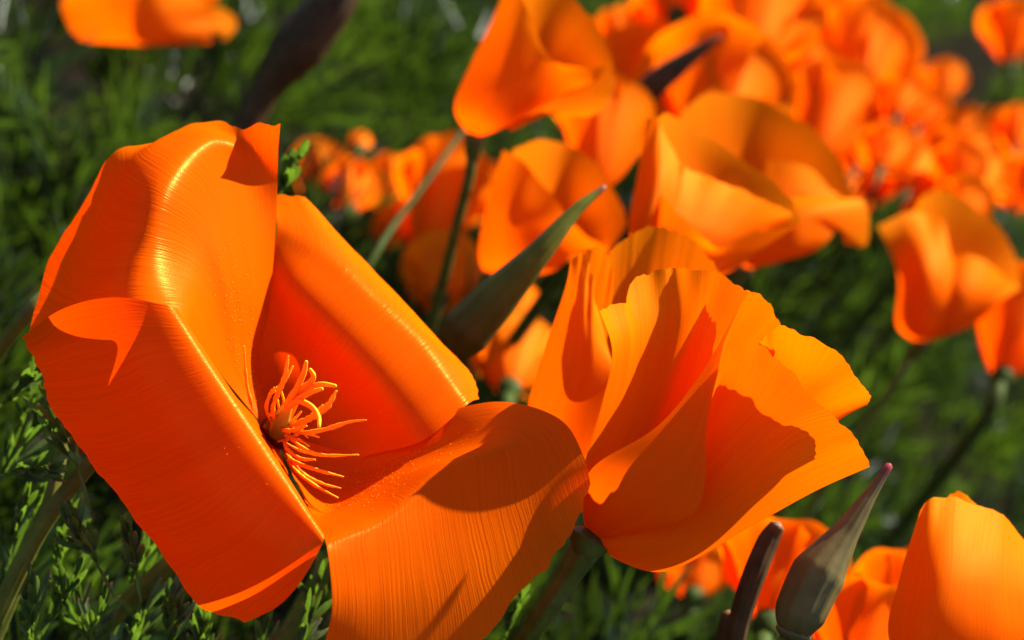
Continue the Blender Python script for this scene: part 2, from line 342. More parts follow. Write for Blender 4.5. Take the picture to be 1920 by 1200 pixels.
def pollen(parent, petals, seed):
    """loose pollen grains lying on the inner faces of the petals"""
    r = random.Random(seed); V = []; F = []
    for o, (u0, u1, v0, v1), cnt in petals:
        nu_, nv_ = 130, 100
        for _ in range(cnt):
            i = int((u0 + (u1 - u0) * r.betavariate(1.6, 1.6)) * (nu_ - 1)); j = int((v0 + (v1 - v0) * r.betavariate(1.3, 1.3)) * (nv_ - 1))
            vt = o.data.vertices[j * nu_ + i]; rad = 0.00003 + 0.00007 * r.random() ** 2.5
            nrm = vt.normal
            if nrm.dot(M @ Vector((0, 0, 1))) < 0: nrm = -nrm
            c = vt.co + parent.location + nrm * rad * 0.7 + Vector((r.uniform(-1, 1), r.uniform(-1, 1), r.uniform(-1, 1))) * 0.00008
            k = len(V)
            V += [c + Vector(q) * rad for q in ((1, 0, 0), (-1, 0, 0), (0, 1, 0), (0, -1, 0), (0, 0, 1), (0, 0, -1))]
            F += [tuple(k + t for t in f) for f in ((0, 2, 4), (2, 1, 4), (1, 3, 4), (3, 0, 4), (2, 0, 5), (1, 2, 5), (3, 1, 5), (0, 3, 5))]
    return tag(mesh_obj('pollen', V, F, STAM, parent), kind='stuff')
P_ = [o for o in fl.children if o.name.startswith('petal')]
P_.sort(key=lambda o: o.name)
pollen(fl, [(P_[0], (0.25, 0.95, 0.08, 0.45), 420), (P_[3], (0.2, 0.95, 0.2, 0.55), 420), (P_[1], (0.1, 0.9, 0.1, 0.6), 60), (P_[2], (0.1, 0.9, 0.45, 0.7), 40)], 9)

# ------------------------------------------------------------------ second flower: half-closed cup at the right
f2 = empty('poppy', W(1105, 1010, 25.55), 'large half-closed orange poppy cup standing right of the wide open one', 'flower', 'orange poppies')
petal_from_rows('petal', [
    [(1120, 985, 25.7), (1140, 975, 25.8), (1160, 985, 25.8)], [(1240, 840, 26.0), (1310, 850, 26.1), (1350, 890, 25.8), (1400, 930, 25.4)],
    [(1400, 690, 25.9), (1470, 720, 25.6), (1500, 780, 25.3), (1530, 830, 25.0)],
    [(1425, 640, 25.7), (1455, 618, 25.55), (1510, 625, 25.25), (1580, 670, 24.9), (1622, 725, 24.68), (1625, 755, 24.65), (1580, 788, 24.75)]],
    PET2, f2, 11, rim=0.04, ripple=0.04, label='rear right petal')
petal_from_rows('petal', [
    [(1110, 985, 25.75), (1130, 975, 25.85), (1150, 980, 25.85)], [(1190, 830, 26.3), (1260, 810, 26.6), (1320, 840, 26.5), (1360, 860, 26.2)],
    [(1290, 640, 26.3), (1350, 640, 26.3), (1410, 690, 26.0), (1440, 740, 25.8)],
    [(1335, 560, 26.2), (1385, 545, 26.2), (1430, 552, 26.0), (1462, 605, 25.8), (1466, 640, 25.7), (1445, 700, 25.6)]],
    PET2, f2, 12, rim=0.03, ripple=0.04, label='rear middle petal')
petal_from_rows('petal', [
    [(1098, 1000, 25.55), (1104, 998, 25.55), (1110, 996, 25.55), (1116, 994, 25.55)],
    [(1090, 900, 25.15), (1130, 890, 25.55), (1180, 880, 25.75), (1220, 870, 25.55)],
    [(1128, 760, 25.05), (1190, 745, 25.85), (1250, 740, 26.23), (1300, 740, 25.75)],
    [(1150, 660, 25.05), (1210, 630, 25.9), (1290, 610, 26.28), (1352, 632, 25.75)],
    [(1128, 575, 25.05), (1165, 570, 25.65), (1200, 522, 26.13), (1245, 502, 26.33), (1290, 500, 26.33), (1355, 516, 26.23), (1402, 548, 25.7)]],
    PET2, f2, 13, rim=0.06, ripple=0.05, pleat=0.006, label='left petal seen on its streaked inner face')
petal_from_rows('petal', [
    [(1100, 1008, 25.55), (1106, 1010, 25.5), (1112, 1012, 25.5), (1118, 1012, 25.55)],
    [(1093, 925, 25.2), (1130, 945, 25.03), (1180, 980, 24.9), (1225, 992, 24.8)],
    [(1120, 868, 25.05), (1190, 885, 24.83), (1260, 925, 24.63), (1305, 958, 24.45)],
    [(1232, 800, 25.0), (1268, 830, 24.84), (1300, 860, 24.7), (1324, 880, 24.56)],
    [(1320, 692, 25.12), (1325, 730, 25.0), (1327, 765, 24.9), (1325, 800, 24.78)],
    [(1398, 548, 25.42), (1387, 575, 25.3), (1372, 610, 25.2), (1358, 640, 25.1)]],
    PET2, f2, 14, rim=0.02, label='front petal with a shaded outer face')
petal_from_rows('petal', [
    [(1105, 1006, 25.55), (1108, 1010, 25.5), (1112, 1014, 25.5), (1116, 1018, 25.55)],
    [(1170, 940, 25.6), (1165, 985, 25.3), (1160, 1025, 25.2), (1165, 1054, 25.35)],
    [(1290, 840, 25.4), (1270, 920, 25.15), (1250, 1010, 25.0), (1255, 1070, 25.2)],
    [(1342, 730, 25.3), (1375, 800, 25.0), (1395, 890, 24.8), (1400, 992, 24.85)],
    [(1368, 672, 25.2), (1440, 735, 24.8), (1495, 810, 24.55), (1530, 920, 24.45)],
    [(1388, 648, 25.15), (1430, 652, 24.95), (1485, 700, 24.7), (1550, 772, 24.4), (1600, 820, 24.2), (1632, 875, 24.1)]],
    PET2, f2, 15, rim=0.03, ripple=0.015, label='front right petal glowing with sunlight')
tube('receptacle', [W(1096, 1035, 25.6), W(1102, 1022, 25.55), W(1107, 1012, 25.55), W(1112, 1004, 25.55)], [0.0016, 0.0024, 0.0030, 0.0022], STEM, f2, seg=20, n=10)
tube('stem', [W(1102, 1022, 25.57), W(1060, 1090, 25.75), W(1000, 1180, 26.05), W(900, 1330, 28.3), W(820, 1500, 30)], [0.0020, 0.0015, 0.0014, 0.0015, 0.0016], STEM, f2, seg=24, ribs=6, rib=0.13)

# third flower, tucked behind the second
f3 = empty('poppy', W(1010, 960, 28.8), 'orange poppy with wavy streaked rim peeking from behind the large cup', 'flower', 'orange poppies')
petal_from_rows('petal', [
    [(1010, 955, 28.8), (1030, 950, 28.9), (1050, 955, 28.9)], [(1060, 820, 29.1), (1150, 820, 29.5), (1250, 830, 29.3)],
    [(1085, 640, 29.2), (1190, 620, 29.8), (1310, 640, 29.5)],
    [(1105, 565, 29.0), (1135, 490, 29.4), (1185, 438, 29.7), (1240, 428, 29.9), (1300, 450, 29.9), (1358, 514, 29.6)]],
    PET2, f3, 21, rim=0.04, ripple=0.03, pleat=0.008, label='rear petal with wavy rim')
petal_from_rows('petal', [
    [(1005, 960, 28.8), (1012, 962, 28.7), (1020, 960, 28.7)], [(980, 810, 28.5), (1040, 830, 28.1), (1100, 860, 28.2)],
    [(1020, 660, 28.4), (1085, 680, 27.95), (1150, 720, 28.1)], [(1060, 540, 28.5), (1095, 570, 28.1), (1140, 650, 28.2)],
    [(1070, 490, 28.6), (1085, 474, 28.6), (1105, 490, 28.4), (1112, 540, 28.3), (1130, 600, 28.3)]],
    PET2, f3, 22, rim=0.04, ripple=0.04, label='front left petal')
petal_from_rows('petal', [
    [(1015, 955, 28.9), (1022, 955, 28.9), (1030, 950, 28.9)], [(1010, 780, 29.2), (1050, 790, 29.2), (1100, 800, 29.0)],
    [(1070, 560, 29.3), (1100, 580, 29.1), (1140, 620, 28.8)], [(1085, 490, 29.3), (1112, 462, 29.3), (1140, 475, 29.1), (1150, 520, 28.9)]],
    PET2, f3, 23, rim=0.04, ripple=0.03)
tube('stem', down_to_soil(W(1010, 960, 28.8), (-0.01, 0.0)), [0.002, 0.0016, 0.0016], STEM, f3, seg=12)

# ------------------------------------------------------------------ background cups
def frame(axis, ref=Vector((0, 0, 1))):
    z = axis.normalized(); x = ref.cross(z)
    if x.length < 1e-3: x = Vector((1, 0, 0)).cross(z)
    x.normalize(); y = z.cross(x); return x, y, z
def cup(label, base, tip, rad, seed, mat=PETB, twist=None, flare=0.15, n=4, nu=22, nv=18, stem=True, lean=(0, 0), wave=0.05, open_one=0.0, group='orange poppies', stem_r=0.0016):
    """base, tip: (px, py, depth); rad = rim radius in cm"""
    r = random.Random(seed)
    b = W(*base); t = W(*tip); ax = t - b; Lc = ax.length; x, y, z = frame(ax, M @ Vector((0, 0, 1)))
    root = empty('poppy', b, label, 'flower', group)
    tw = r.uniform(0, 6.28) if twist is None else math.radians(twist)
    for k in range(n):
        ph0 = tw + k * 2 * math.pi / n + r.uniform(-0.12, 0.12)
        op = r.uniform(-0.06, 0.12) + (open_one if k == 0 else 0)
        ln = r.uniform(0.92, 1.08); off = 0.05 if k % 2 else -0.02
        e = smooth_noise(nu, 7, r); e2 = smooth_noise(nu, 6, r)
        V = []; UV = []
        for j in range(nv):
            v = j / (nv - 1)
            half = math.radians(66) * (0.85 + 0.15 * v)
            for i in range(nu):
                u = 2 * i / (nu - 1) - 1
                ln_u = ln * (1 - 0.22 * abs(u) ** 3) + wave * e[i] * v
                vv = v * ln_u
                rr = rad * CM * (0.09 + 0.91 * (0.5 * math.sin(v ** 0.6 * math.pi / 2) + 0.5 * v ** 0.9)) * (1 + off + op * v * v + flare * v ** 4) + wave * 0.5 * e2[i] * v * v * rad * CM
                ph = ph0 + u * half
                hh = Lc * (vv * (1 - 0.10 * v ** 5) - (op + (open_one if k == 0 else 0)) * 0.5 * v ** 3)
                p = b + x * (math.cos(ph) * rr) + y * (math.sin(ph) * rr) + z * hh
                V.append(p); UV.append((i / (nu - 1) + seed * 0.31, v))
        mesh_obj('petal', np.array(V), grid_faces(nu, nv), mat, root, UV)
    if stem:
        tube('receptacle', [b - z * 0.0035, b - z * 0.001, b + z * 0.0012], [stem_r, stem_r * 1.7, stem_r * 1.6], STEMD, root, seg=10, n=5)
        pth = down_to_soil(b - z * 0.002, lean); pth.insert(1, b - z * 0.012 + Vector((0, 0, -0.004)))
        tube('stem', pth, [stem_r, stem_r, stem_r * 1.1], STEMD, root, seg=8, n=14)
    return root

def flower_rows(label, d, base, petals, stem_path=None, mat=PET2, seed=0, stem_r=0.0010, rim=0.05, nu=44, nv=36):
    """a cup from a few free-form petals; rows (px, py, depth offset)"""
    root = empty('poppy', W(base[0], base[1], d), label, 'flower', 'orange poppies')
    for k, rows in enumerate(petals):
        rows = [[(base[0], base[1], d), (base[0] + 6, base[1] - 3, d), (base[0] + 12, base[1] - 4, d)]] + [[(x, y, d + o) for x, y, o in row] for row in rows]
        petal_from_rows('petal', rows, mat, root, seed + k, nu=nu, nv=nv, rim=rim, ripple=0.04, nrip=5, soft=3)
    b0 = (base[0] + 4, base[1] + 2, d)
    sp = [W(*p) for p in stem_path] if stem_path else down_to_soil(W(*b0))
    q = W(*b0); z = (sp[0] - sp[1]).normalized() if len(sp) > 1 else Vector((0, 0, 1))
    tube('receptacle', [q - z * 0.004, q - z * 0.0015, q + z * 0.001], [stem_r, stem_r * 1.7, stem_r * 1.9], STEM, root, seg=12, n=6)
    tube('stem', sp, [stem_r, stem_r, stem_r * 1.1], STEM, root, seg=10, n=16)
    return root
flower_rows('tall red-orange poppy cup at top centre with bright inner rim', 37, (886, 262), [
    [[(930, 160, 1.0), (1000, 140, 1.8), (1080, 175, 1.0)], [(955, -50, 1.2), (1010, -40, 2.0), (1085, 10, 2.2), (1125, 50, 1.8), (1152, 125, 0.9)]],
    [[(935, 235, -.3), (985, 215, -.1), (1040, 190, .4)], [(960, 245, -.5), (1035, 212, -.6), (1105, 214, -.4), (1140, 185, .1), (1152, 135, .6)]],
    [[(851, 205, -.1), (885, 212, -.7), (930, 238, -.7), (955, 235, -.3)], [(880, 125, .2), (940, 130, -.6), (1000, 165, -.6), (1050, 180, 0)],
     [(915, 50, .4), (975, 55, -.3), (1030, 125, -.6), (1110, 155, -.3)], [(945, -20, .7), (975, -5, .2), (1000, 50, -.3), (1035, 108, -.6), (1075, 126, -.6), (1150, 128, -.1)]]],
    [(888, 268, 37), (880, 330, 37.2), (860, 410, 37.6), (840, 490, 38.2), (800, 640, 40), (740, 800, 44)], seed=31)
flower_rows('poppy cup with bright torn inner petal behind the tall green bud', 38, (915, 522), [
    [[(965, 430, .8), (1040, 420, 1.6), (1110, 480, .9)], [(960, 285, .9), (1010, 262, 1.6), (1065, 270, 2.0), (1115, 310, 1.9), (1155, 370, 1.5), (1172, 420, .9), (1140, 475, .3)]],
    [[(897, 480, -.1), (940, 480, -.6), (990, 500, -.6), (1030, 512, -.2)], [(910, 390, .2), (960, 400, -.6), (1020, 435, -.6), (1080, 475, -.1)],
     [(942, 278, .6), (975, 300, .1), (1003, 330, -.3), (1050, 390, -.6), (1085, 425, -.6), (1140, 470, -.2)]]], seed=331)
flower_rows('pale orange poppy cup facing right above the large half-closed one', 34.5, (1240, 545), [
    [[(1235, 400, .9), (1320, 390, 1.6), (1420, 440, 1.0)], [(1222, 228, 1.2), (1255, 216, 1.6), (1310, 243, 1.9), (1380, 288, 2.0), (1440, 338, 1.8), (1490, 383, 1.4), (1503, 418, 1.0)]],
    [[(1255, 440, .2), (1310, 450, .4), (1370, 470, .5)], [(1272, 385, .5), (1320, 400, .7), (1380, 420, .8), (1440, 420, .8)], [(1283, 308, 1.1), (1335, 335, 1.25), (1390, 352, 1.35), (1440, 380, 1.25), (1487, 403, 1.1)]],
    [[(1180, 440, .1), (1208, 455, -.4), (1240, 480, -.3)], [(1195, 330, .5), (1230, 345, 0), (1262, 390, .1)], [(1212, 217, 1.2), (1236, 230, .9), (1262, 275, .7), (1283, 315, .6)]],
    [[(1190, 480, -.2), (1250, 500, -.6), (1310, 520, -.5), (1362, 514, 0)], [(1215, 430, -.1), (1275, 450, -.6), (1350, 480, -.4), (1430, 465, .3)],
     [(1240, 360, 0), (1275, 400, -.5), (1308, 440, -.7), (1350, 464, -.6), (1420, 438, -.1), (1502, 418, .6)]]], seed=341)
flower_rows('broad sunlit poppy with yellow flared petal right of the pale cup', 42, (1390, 510), [
    [[(1300, 400, .8), (1420, 380, 1.8), (1540, 440, .9)], [(1275, 215, 1.0), (1330, 175, 1.6), (1420, 185, 2.2), (1510, 235, 2.2), (1575, 300, 1.8), (1602, 375, 1.2)]],
    [[(1420, 440, .1), (1490, 420, .3), (1550, 440, .5)], [(1440, 300, .9), (1500, 305, 1.0), (1555, 350, 1.1), (1595, 390, 1.0)]],
    [[(1400, 470, -.4), (1470, 480, -.7), (1530, 470, -.3)], [(1420, 390, -.1), (1500, 400, -.5), (1570, 430, 0)], [(1500, 360, .2), (1560, 372, .3), (1618, 378, .5), (1626, 460, .3), (1585, 458, .1)]]], seed=351)
flower_rows('blurred nodding poppy at right edge above the dark gap', 46, (1722, 645), [
    [[(1690, 560, .5), (1760, 520, 1.5), (1850, 560, .9)], [(1700, 420, 1.0), (1735, 362, 1.8), (1790, 365, 2.2), (1855, 410, 2.2), (1895, 470, 1.8), (1915, 530, 1.2)]],
    [[(1680, 610, -.2), (1730, 620, -.7), (1800, 618, -.2)], [(1685, 520, 0), (1740, 520, -.8), (1830, 580, -.1)], [(1648, 425, -.2), (1690, 402, .3), (1730, 400, .5), (1770, 410, .4), (1765, 470, .1)]],
    [[(1740, 630, -.3), (1780, 620, -.5), (1820, 612, 0)], [(1755, 545, -.4), (1810, 555, -.6), (1870, 570, .1)], [(1775, 490, 0), (1810, 478, .1), (1850, 490, .2), (1890, 520, .5), (1912, 540, .9)]]], seed=361)
flower_rows('poppy cup in the bottom right corner with shadowed front', 26.3, (1790, 1330), [
    [[(1700, 1200, .2), (1800, 1190, 1.3), (1930, 1200, 1.0)], [(1760, 1000, .8), (1850, 1000, 1.4), (1960, 1080, 1.2)], [(1770, 945, .9), (1800, 924, 1.2), (1835, 950, 1.4), (1890, 985, 1.5), (1960, 1040, 1.3)]],
    [[(1670, 1210, -.2), (1740, 1220, -.6), (1850, 1230, -.4), (1960, 1240, .2)], [(1688, 1080, .1), (1760, 1090, -.4), (1850, 1100, -.2), (1950, 1130, .3)],
     [(1724, 958, .5), (1750, 934, .5), (1790, 932, .6), (1850, 954, .7), (1890, 976, .8), (1940, 1040, .9)]]], seed=611, rim=0.03, nu=90, nv=70)
flower_rows('blurred orange poppy cut off by the top left edge', 57, (275, 66), [
    [[(170, 20, 1.0), (280, 10, 1.6), (390, 20, 1.0)], [(115, -80, 1.0), (200, -110, 1.8), (330, -110, 1.8), (430, -50, 1.0)]],
    [[(300, 60, -.4), (350, 66, -.8), (400, 60, -.3)], [(330, 20, 0), (400, 10, -.2), (445, 42, 0), (420, 78, -.3)]],
    [[(160, 78, -.4), (270, 84, -1.2), (395, 80, -.5)], [(125, 40, -.4), (270, 30, -1.6), (390, 40, -.5)], [(112, 5, -.1), (160, -40, -.8), (280, -45, -1.4), (370, -5, -.8), (420, 40, -.1)]]],
    None, PETB, seed=381, stem_r=0.0008)
cups = [
 # label, base, tip, radius, seed, extra
 ('dark red poppy cup wedged behind the top centre cup', (1115, 355, 44), (1140, 175, 46), 0.95, 32, dict(twist=45)),
 ('red-orange poppy cut off by the right edge of the picture', (1880, 705, 48), (1930, 550, 50), 1.15, 37, dict(twist=20)),
 ('yellow-lit poppy petal group at the top edge near the dark bud', (1400, 130, 52), (1420, -10, 55), 1.3, 39, dict(twist=15, flare=0.4)),
 ('red poppy touching the top edge left of the yellow-lit one', (1270, 30, 54), (1290, -110, 57), 1.4, 40, dict()),
 ('sunlit poppy below the red one at the top edge', (1270, 130, 62), (1280, 20, 65), 1.2, 41, dict(flare=0.3)),
 ('small orange poppy right of the top centre cup', (1165, 110, 66), (1160, 50, 68), 0.8, 42, dict()),
 ('sunlit poppy just behind the right shoulder of the top centre cup', (1160, 210, 54), (1195, 120, 57), 1.1, 43, dict()),
 ('large blurred poppy pair member lower, upper right drift', (1610, 190, 68), (1620, 70, 72), 1.5, 44, dict(flare=0.3)),
 ('large blurred poppy at the top of the upper right drift', (1560, 110, 76), (1570, 0, 79), 1.5, 45, dict(flare=0.2)),
 ('orange poppy in the drift between sunlit poppy and yellow-lit one', (1440, 200, 66), (1440, 110, 69), 1.3, 46, dict(flare=0.3)),
 ('broad sunlit poppy left of the red bud-like stem', (1340, 280, 50), (1350, 150, 53), 1.5, 47, dict(flare=0.3)),
 ('orange poppy with pale left petal tip in mid drift', (1530, 300, 62), (1560, 180, 65), 1.3, 48, dict(flare=0.2)),
 ('single small poppy at the dark gap, upper right', (1770, 190, 110), (1770, 140, 112), 1.0, 49, dict()),
 ('lone poppy in the top right corner', (1895, 120, 88), (1890, 30, 90), 1.1, 50, dict()),
 ('orange poppy glowing behind stems in the middle left distance', (800, 500, 54), (845, 320, 57), 1.05, 51, dict(flare=0.35)),
 ('small red-orange poppy right of the feathery dark leaf', (610, 375, 58), (600, 310, 60), 0.7, 52, dict(flare=0.3)),
 ('tiny orange bud-like poppy highest above the open flower', (672, 285, 60), (676, 262, 61), 0.28, 53, dict()),
 ('low red-orange poppy below the glowing one, left of the tall bud', (825, 560, 50), (835, 505, 52), 0.75, 54, dict(flare=0.5)),
 ('blurred orange poppy under the tall green bud', (955, 730, 44), (965, 650, 46), 0.8, 55, dict()),
 ('small red poppy glimpsed left of the streaked rim', (965, 620, 46), (970, 560, 48), 0.5, 56, dict()),
 ('orange poppy behind the dark dry pod at bottom right', (1440, 1170, 34.5), (1480, 1030, 36), 0.9, 57, dict(mat=PET2, flare=0.2, twist=30)),
 ('small yellow-orange poppy below the half-closed cup', (1300, 1120, 46), (1305, 1060, 47), 0.65, 58, dict(flare=0.3)),
 ('orange poppy at the bottom edge between grey bud and corner flower', (1600, 1290, 31), (1640, 1150, 32.5), 0.8, 59, dict(mat=PET2)),
 ('small orange poppy tucked against the left side of the corner flower', (1680, 1170, 36), (1690, 1080, 37), 0.7, 60, dict()),
 ('blurred orange poppy just right of the open flower top corner', (655, 400, 57), (660, 335, 59), 0.6, 63, dict(flare=0.4)),
 ('deep orange blurred poppy against the stem of the top centre cup', (860, 420, 56), (875, 330, 58), 0.75, 64, dict(flare=0.2)),
 ('low blurred poppy hugging the yellow petal rim', (745, 480, 55), (755, 425, 57), 0.6, 65, dict(flare=0.4)),
 ('red-orange poppy left of the glowing distant one', (735, 395, 60), (740, 320, 62), 0.65, 62, dict()),
]
for lab, b_, t_, rd, sd, kw in cups:
    print('H %.1f' % (W(*b_).z * 100), lab)
    cup(lab, b_, t_, rd, sd, **kw)
# the far drift
far = [(1690, 250, 92), (1740, 290, 98), (1650, 300, 84), (1790, 255, 112), (1815, 300, 108), (1600, 300, 80), (1580, 360, 74), (1700, 340, 88), (1760, 350, 96), (1830, 350, 100),
       (1880, 300, 118), (1900, 360, 104), (1640, 230, 96), (1560, 240, 88), (1720, 220, 116), (1850, 250, 128), (1905, 260, 132), (1680, 200, 122), (1640, 350, 78), (1790, 330, 104), (1610, 150, 104), (1500, 60, 96), (1660, 130, 118), (1540, 30, 108), (1350, 220, 74), (1500, 150, 84), (1470, 40, 100), (1730, 400, 76), (1790, 400, 80)]
for i, (x_, y_, d_) in enumerate(far):
    r = random.Random(200 + i)
    d_ = (CAMZ * 100 - r.uniform(13, 17.5)) / (0.35 * 0.998 - 0.475 * (x_ - 960) / 3840 - 0.803 * (600 - y_) / 3840)
    cup('small blurred orange poppy in the far drift at upper right', (x_, y_ + 22, d_), (x_ + r.uniform(5, 25), y_ - 25, d_ + r.uniform(1, 3)), r.uniform(0.6, 0.9), 100 + i, flare=r.uniform(0.1, 0.5), nu=14, nv=10, stem_r=0.0008, group='far poppies in the upper right drift')

# ------------------------------------------------------------------ buds
def bud(name, label, path, radii, mat, stem_path=None, cat='bud', seg=40, ribs=10, rib=0.045):
    pts = [W(*p) for p in path]
    root = empty(name, pts[0], label, cat)
    tube('bud_cap', pts, [x * CM for x in radii], mat, root, seg=seg, n=36, ribs=ribs, rib=rib)
    zz = (pts[1] - pts[0]).normalized(); r0 = radii[0] * CM
    tube('collar', [pts[0] - zz * r0 * 0.5, pts[0] - zz * r0 * 0.1, pts[0] + zz * r0 * 0.25], [r0 * 0.7, r0 * 1.2, r0 * 1.02], mat, root, seg=20, n=8)
    if stem_path is None: sp = down_to_soil(pts[0])
    else: sp = [W(*p) for p in stem_path]
    tube('stem', sp, [radii[0] * CM * 0.6, 0.0014, 0.0015], STEM, root, seg=10, n=14)
    return root
bud('flower_bud', 'tall pointed green bud between the open flower and the cup', [(840, 668, 30), (870, 625, 30), (930, 560, 30), (1010, 475, 30), (1080, 395, 30.2), (1134, 350, 30.4)], [0.22, 0.36, 0.31, 0.18, 0.09, 0.035], BUDG)
bud('flower_bud', 'grey-brown bud with crimson tip below the half-closed cup', [(1488, 1185, 25.6), (1500, 1150, 25.6), (1535, 1075, 25.7), (1585, 1000, 25.8), (1630, 930, 25.9), (1668, 872, 26)], [0.2, 0.31, 0.33, 0.17, 0.085, 0.045], BUDB)
bud('seed_pod', 'thin dark dry pod standing left of the grey bud', [(1375, 1220, 27.2), (1390, 1150, 27.2), (1415, 1075, 27.2), (1440, 1015, 27.3), (1458, 985, 27.3)], [0.13, 0.14, 0.15, 0.14, 0.10], DRY, cat='seed pod')
bud('seed_pod', 'shorter dark pod stub at the bottom beside the dry pod', [(1358, 1230, 27.6), (1362, 1190, 27.6), (1366, 1150, 27.6)], [0.12, 0.13, 0.09], DRY, cat='seed pod')
bud('flower_bud', 'dark blurred bud slanting behind the top of the open flower', [(455, 250, 41), (500, 165, 41), (560, 85, 41), (620, 10, 41), (660, -40, 41)], [0.28, 0.30, 0.52, 0.45, 0.3], DRY)
bud('flower_bud', 'brown blurred bud among the poppies right of top centre', [(1195, 195, 47), (1225, 160, 47), (1265, 128, 47), (1320, 88, 47), (1350, 70, 47)], [0.2, 0.3, 0.25, 0.12, 0.05], DRY)

# ------------------------------------------------------------------ free stems
def stem(label, path, r0, r1, mat=STEM, ribs=5, rib=0.1):
    pts = [W(*p) for p in path]
    root = empty('poppy_plant', pts[0], label, 'plant')
    tube('stem', pts, [r0 * CM, r1 * CM], mat, root, seg=20, ribs=ribs, rib=rib, n=24)
stem('ribbed green stem rising behind the drooping left petal', [(-20, 1180, 27.2), (70, 1000, 27), (150, 890, 26.9), (230, 800, 26.8)], 0.12, 0.10, rib=0.13)
stem('darker thick stem crossing the lower left corner', [(-30, 1240, 27.8), (45, 1060, 27.6), (95, 930, 27.6), (130, 780, 27.8)], 0.11, 0.08)
stem('olive stem at the left edge beside the petal tip', [(-30, 700, 29), (10, 640, 28.8), (60, 580, 28.7), (110, 540, 29)], 0.10, 0.12)
stem('dark green slanting stem right of the yellow petal rim', [(560, 720, 39), (690, 500, 40), (740, 420, 41), (800, 340, 42), (850, 270, 43), (900, 200, 44)], 0.08, 0.05, STEMD)

# ------------------------------------------------------------------ feathery leaves
def lobe_mesh(p0, p1, up, wd, nseg=4, bend=0.12):
    """one linear leaflet: a grooved strip; returns verts, faces, uv (metres)"""
    p0 = np.array(p0); p1 = np.array(p1); ax = p1 - p0; L = np.linalg.norm(ax); t = ax / L
    s = np.cross(t, up); s /= np.linalg.norm(s) + 1e-9; nn = np.cross(s, t)
    prof = [0.55, 0.85, 1.0, 0.95, 0.25] if nseg == 4 else [0.6, 1.0, 0.35]
    V = []; UV = []; F = []
    for j, w_ in enumerate(prof):
        f = j / (len(prof) - 1)
        c = p0 + ax * f + nn * bend * L * math.sin(f * 1.6)
        V += [c - s * wd * w_, c - nn * wd * 0.45 * w_, c + s * wd * w_]; UV += [(0, f), (0.5, f), (1, f)]
    for j in range(len(prof) - 1):
        a = j * 3; F += [(a, a + 1, a + 4, a + 3), (a + 1, a + 2, a + 5, a + 4)]
    return V, F, UV
def frond_segments(r, L, npair=3, spread=0.8, lob=1.0):
    """skeleton of a dissected leaf in local axes (z along): (p0, p1, is_lobe)"""
    out = []; rach = [np.zeros(3)]
    d = np.array([0, 0, 1.0])
    for k in range(npair + 1):
        d = d + np.array([r.uniform(-.14, .14), r.uniform(-.14, .14), 0]); d /= np.linalg.norm(d)
        rach.append(rach[-1] + d * L * (0.42 if k == 0 else 0.58 / npair * 0.75))
    for a_, b_ in zip(rach[:-1], rach[1:]): out.append((a_, b_, False))
    for k in range(1, npair + 2):
        base = rach[k]
        for s in (-1, 1) if k <= npair else (0,):
            a0 = r.uniform(0, 0.5); el = spread * r.uniform(0.6, 1.15) * s
            dd = np.array([math.sin(el) * math.cos(a0), math.sin(el) * math.sin(a0) + r.uniform(-.25, .25), math.cos(el)])
            bl = L * r.uniform(0.16, 0.28) * (1.1 - 0.12 * k)
            mid = base + dd * bl * 0.55; out.append((base, mid, False))
            for q in range(r.choice((2, 3, 3))):
                d2 = dd + np.array([r.uniform(-.55, .55), r.uniform(-.45, .45), r.uniform(0, .45)]); d2 /= np.linalg.norm(d2)
                out.append((mid, mid + d2 * L * lob * r.uniform(0.13, 0.28), True))
    return out
def frond_arrays(r, L, wd, nseg, npair):
    V = []; F = []; UV = []
    for a_, b_, lobe in frond_segments(r, L, npair):
        up = np.array([r.uniform(-.4, .4), 1.0, r.uniform(-.4, .4)])
        v, f, u = lobe_mesh(a_, b_, up, wd if lobe else wd * 0.6, nseg if lobe else 2, 0.14 if lobe else 0.0)
        if not lobe: u = [(x, 0.1) for x, y in u]
        o = len(V); V += v; UV += u; F += [tuple(i + o for i in q) for q in f]
    return np.array(V), np.array(F, dtype=np.int64), np.array(UV)
# near, in-focus leaves as single plants' leaves with their leaflets
def near_leaf(label, base, tip, L, seed, npair=3, wd=0.00042):
    r = random.Random(seed); b = W(*base); t = W(*tip); ax = (t - b)
    x, y, z = frame(ax, M @ Vector((0, 0, 1))); R3 = np.array([list(y), list(x), list(z)]).T
    root = empty('feathery_leaf', b, label, 'leaf', 'feathery leaves near the open flower')
    stV = []; stF = []; stU = []
    for a_, b_, lobe in frond_segments(r, ax.length, npair, 0.62, 1.35):
        a3 = R3 @ a_ + np.array(b); b3 = R3 @ b_ + np.array(b)
        up = np.array(M @ Vector((r.uniform(-.5, .5), r.uniform(-.3, .6), 1)))
        v, f, u = lobe_mesh(a3, b3, up, wd * r.uniform(0.8, 1.2) if lobe else wd * 0.7, 4 if lobe else 2, r.uniform(0.02, 0.2) if lobe else 0)
        if lobe: mesh_obj('leaflet', v, f, LEAF, root, u)
        else:
            o = len(stV); stV += v; stF += [tuple(i + o for i in q) for q in f]; stU += [(p, 0.1) for p, q in u]
    mesh_obj('leaf_stalk', stV, stF, LEAF, root, stU)
near_leaf('feathery leaf with pink tips left of the ribbed stem foot', (170, 960, 26.2), (130, 760, 26.0), 2, 301)
near_leaf('feathery leaf climbing along the drooping petal edge', (105, 900, 26.6), (110, 720, 26.4), 2, 302)
near_leaf('feathery leaf with pink tips in the lower left, highest of the corner tuft', (215, 1120, 26.1), (150, 960, 25.8), 2, 303, 4)
near_leaf('feathery leaf with clustered pink tips under the drooping petal', (265, 1130, 25.8), (235, 990, 25.6), 2, 304, 3)
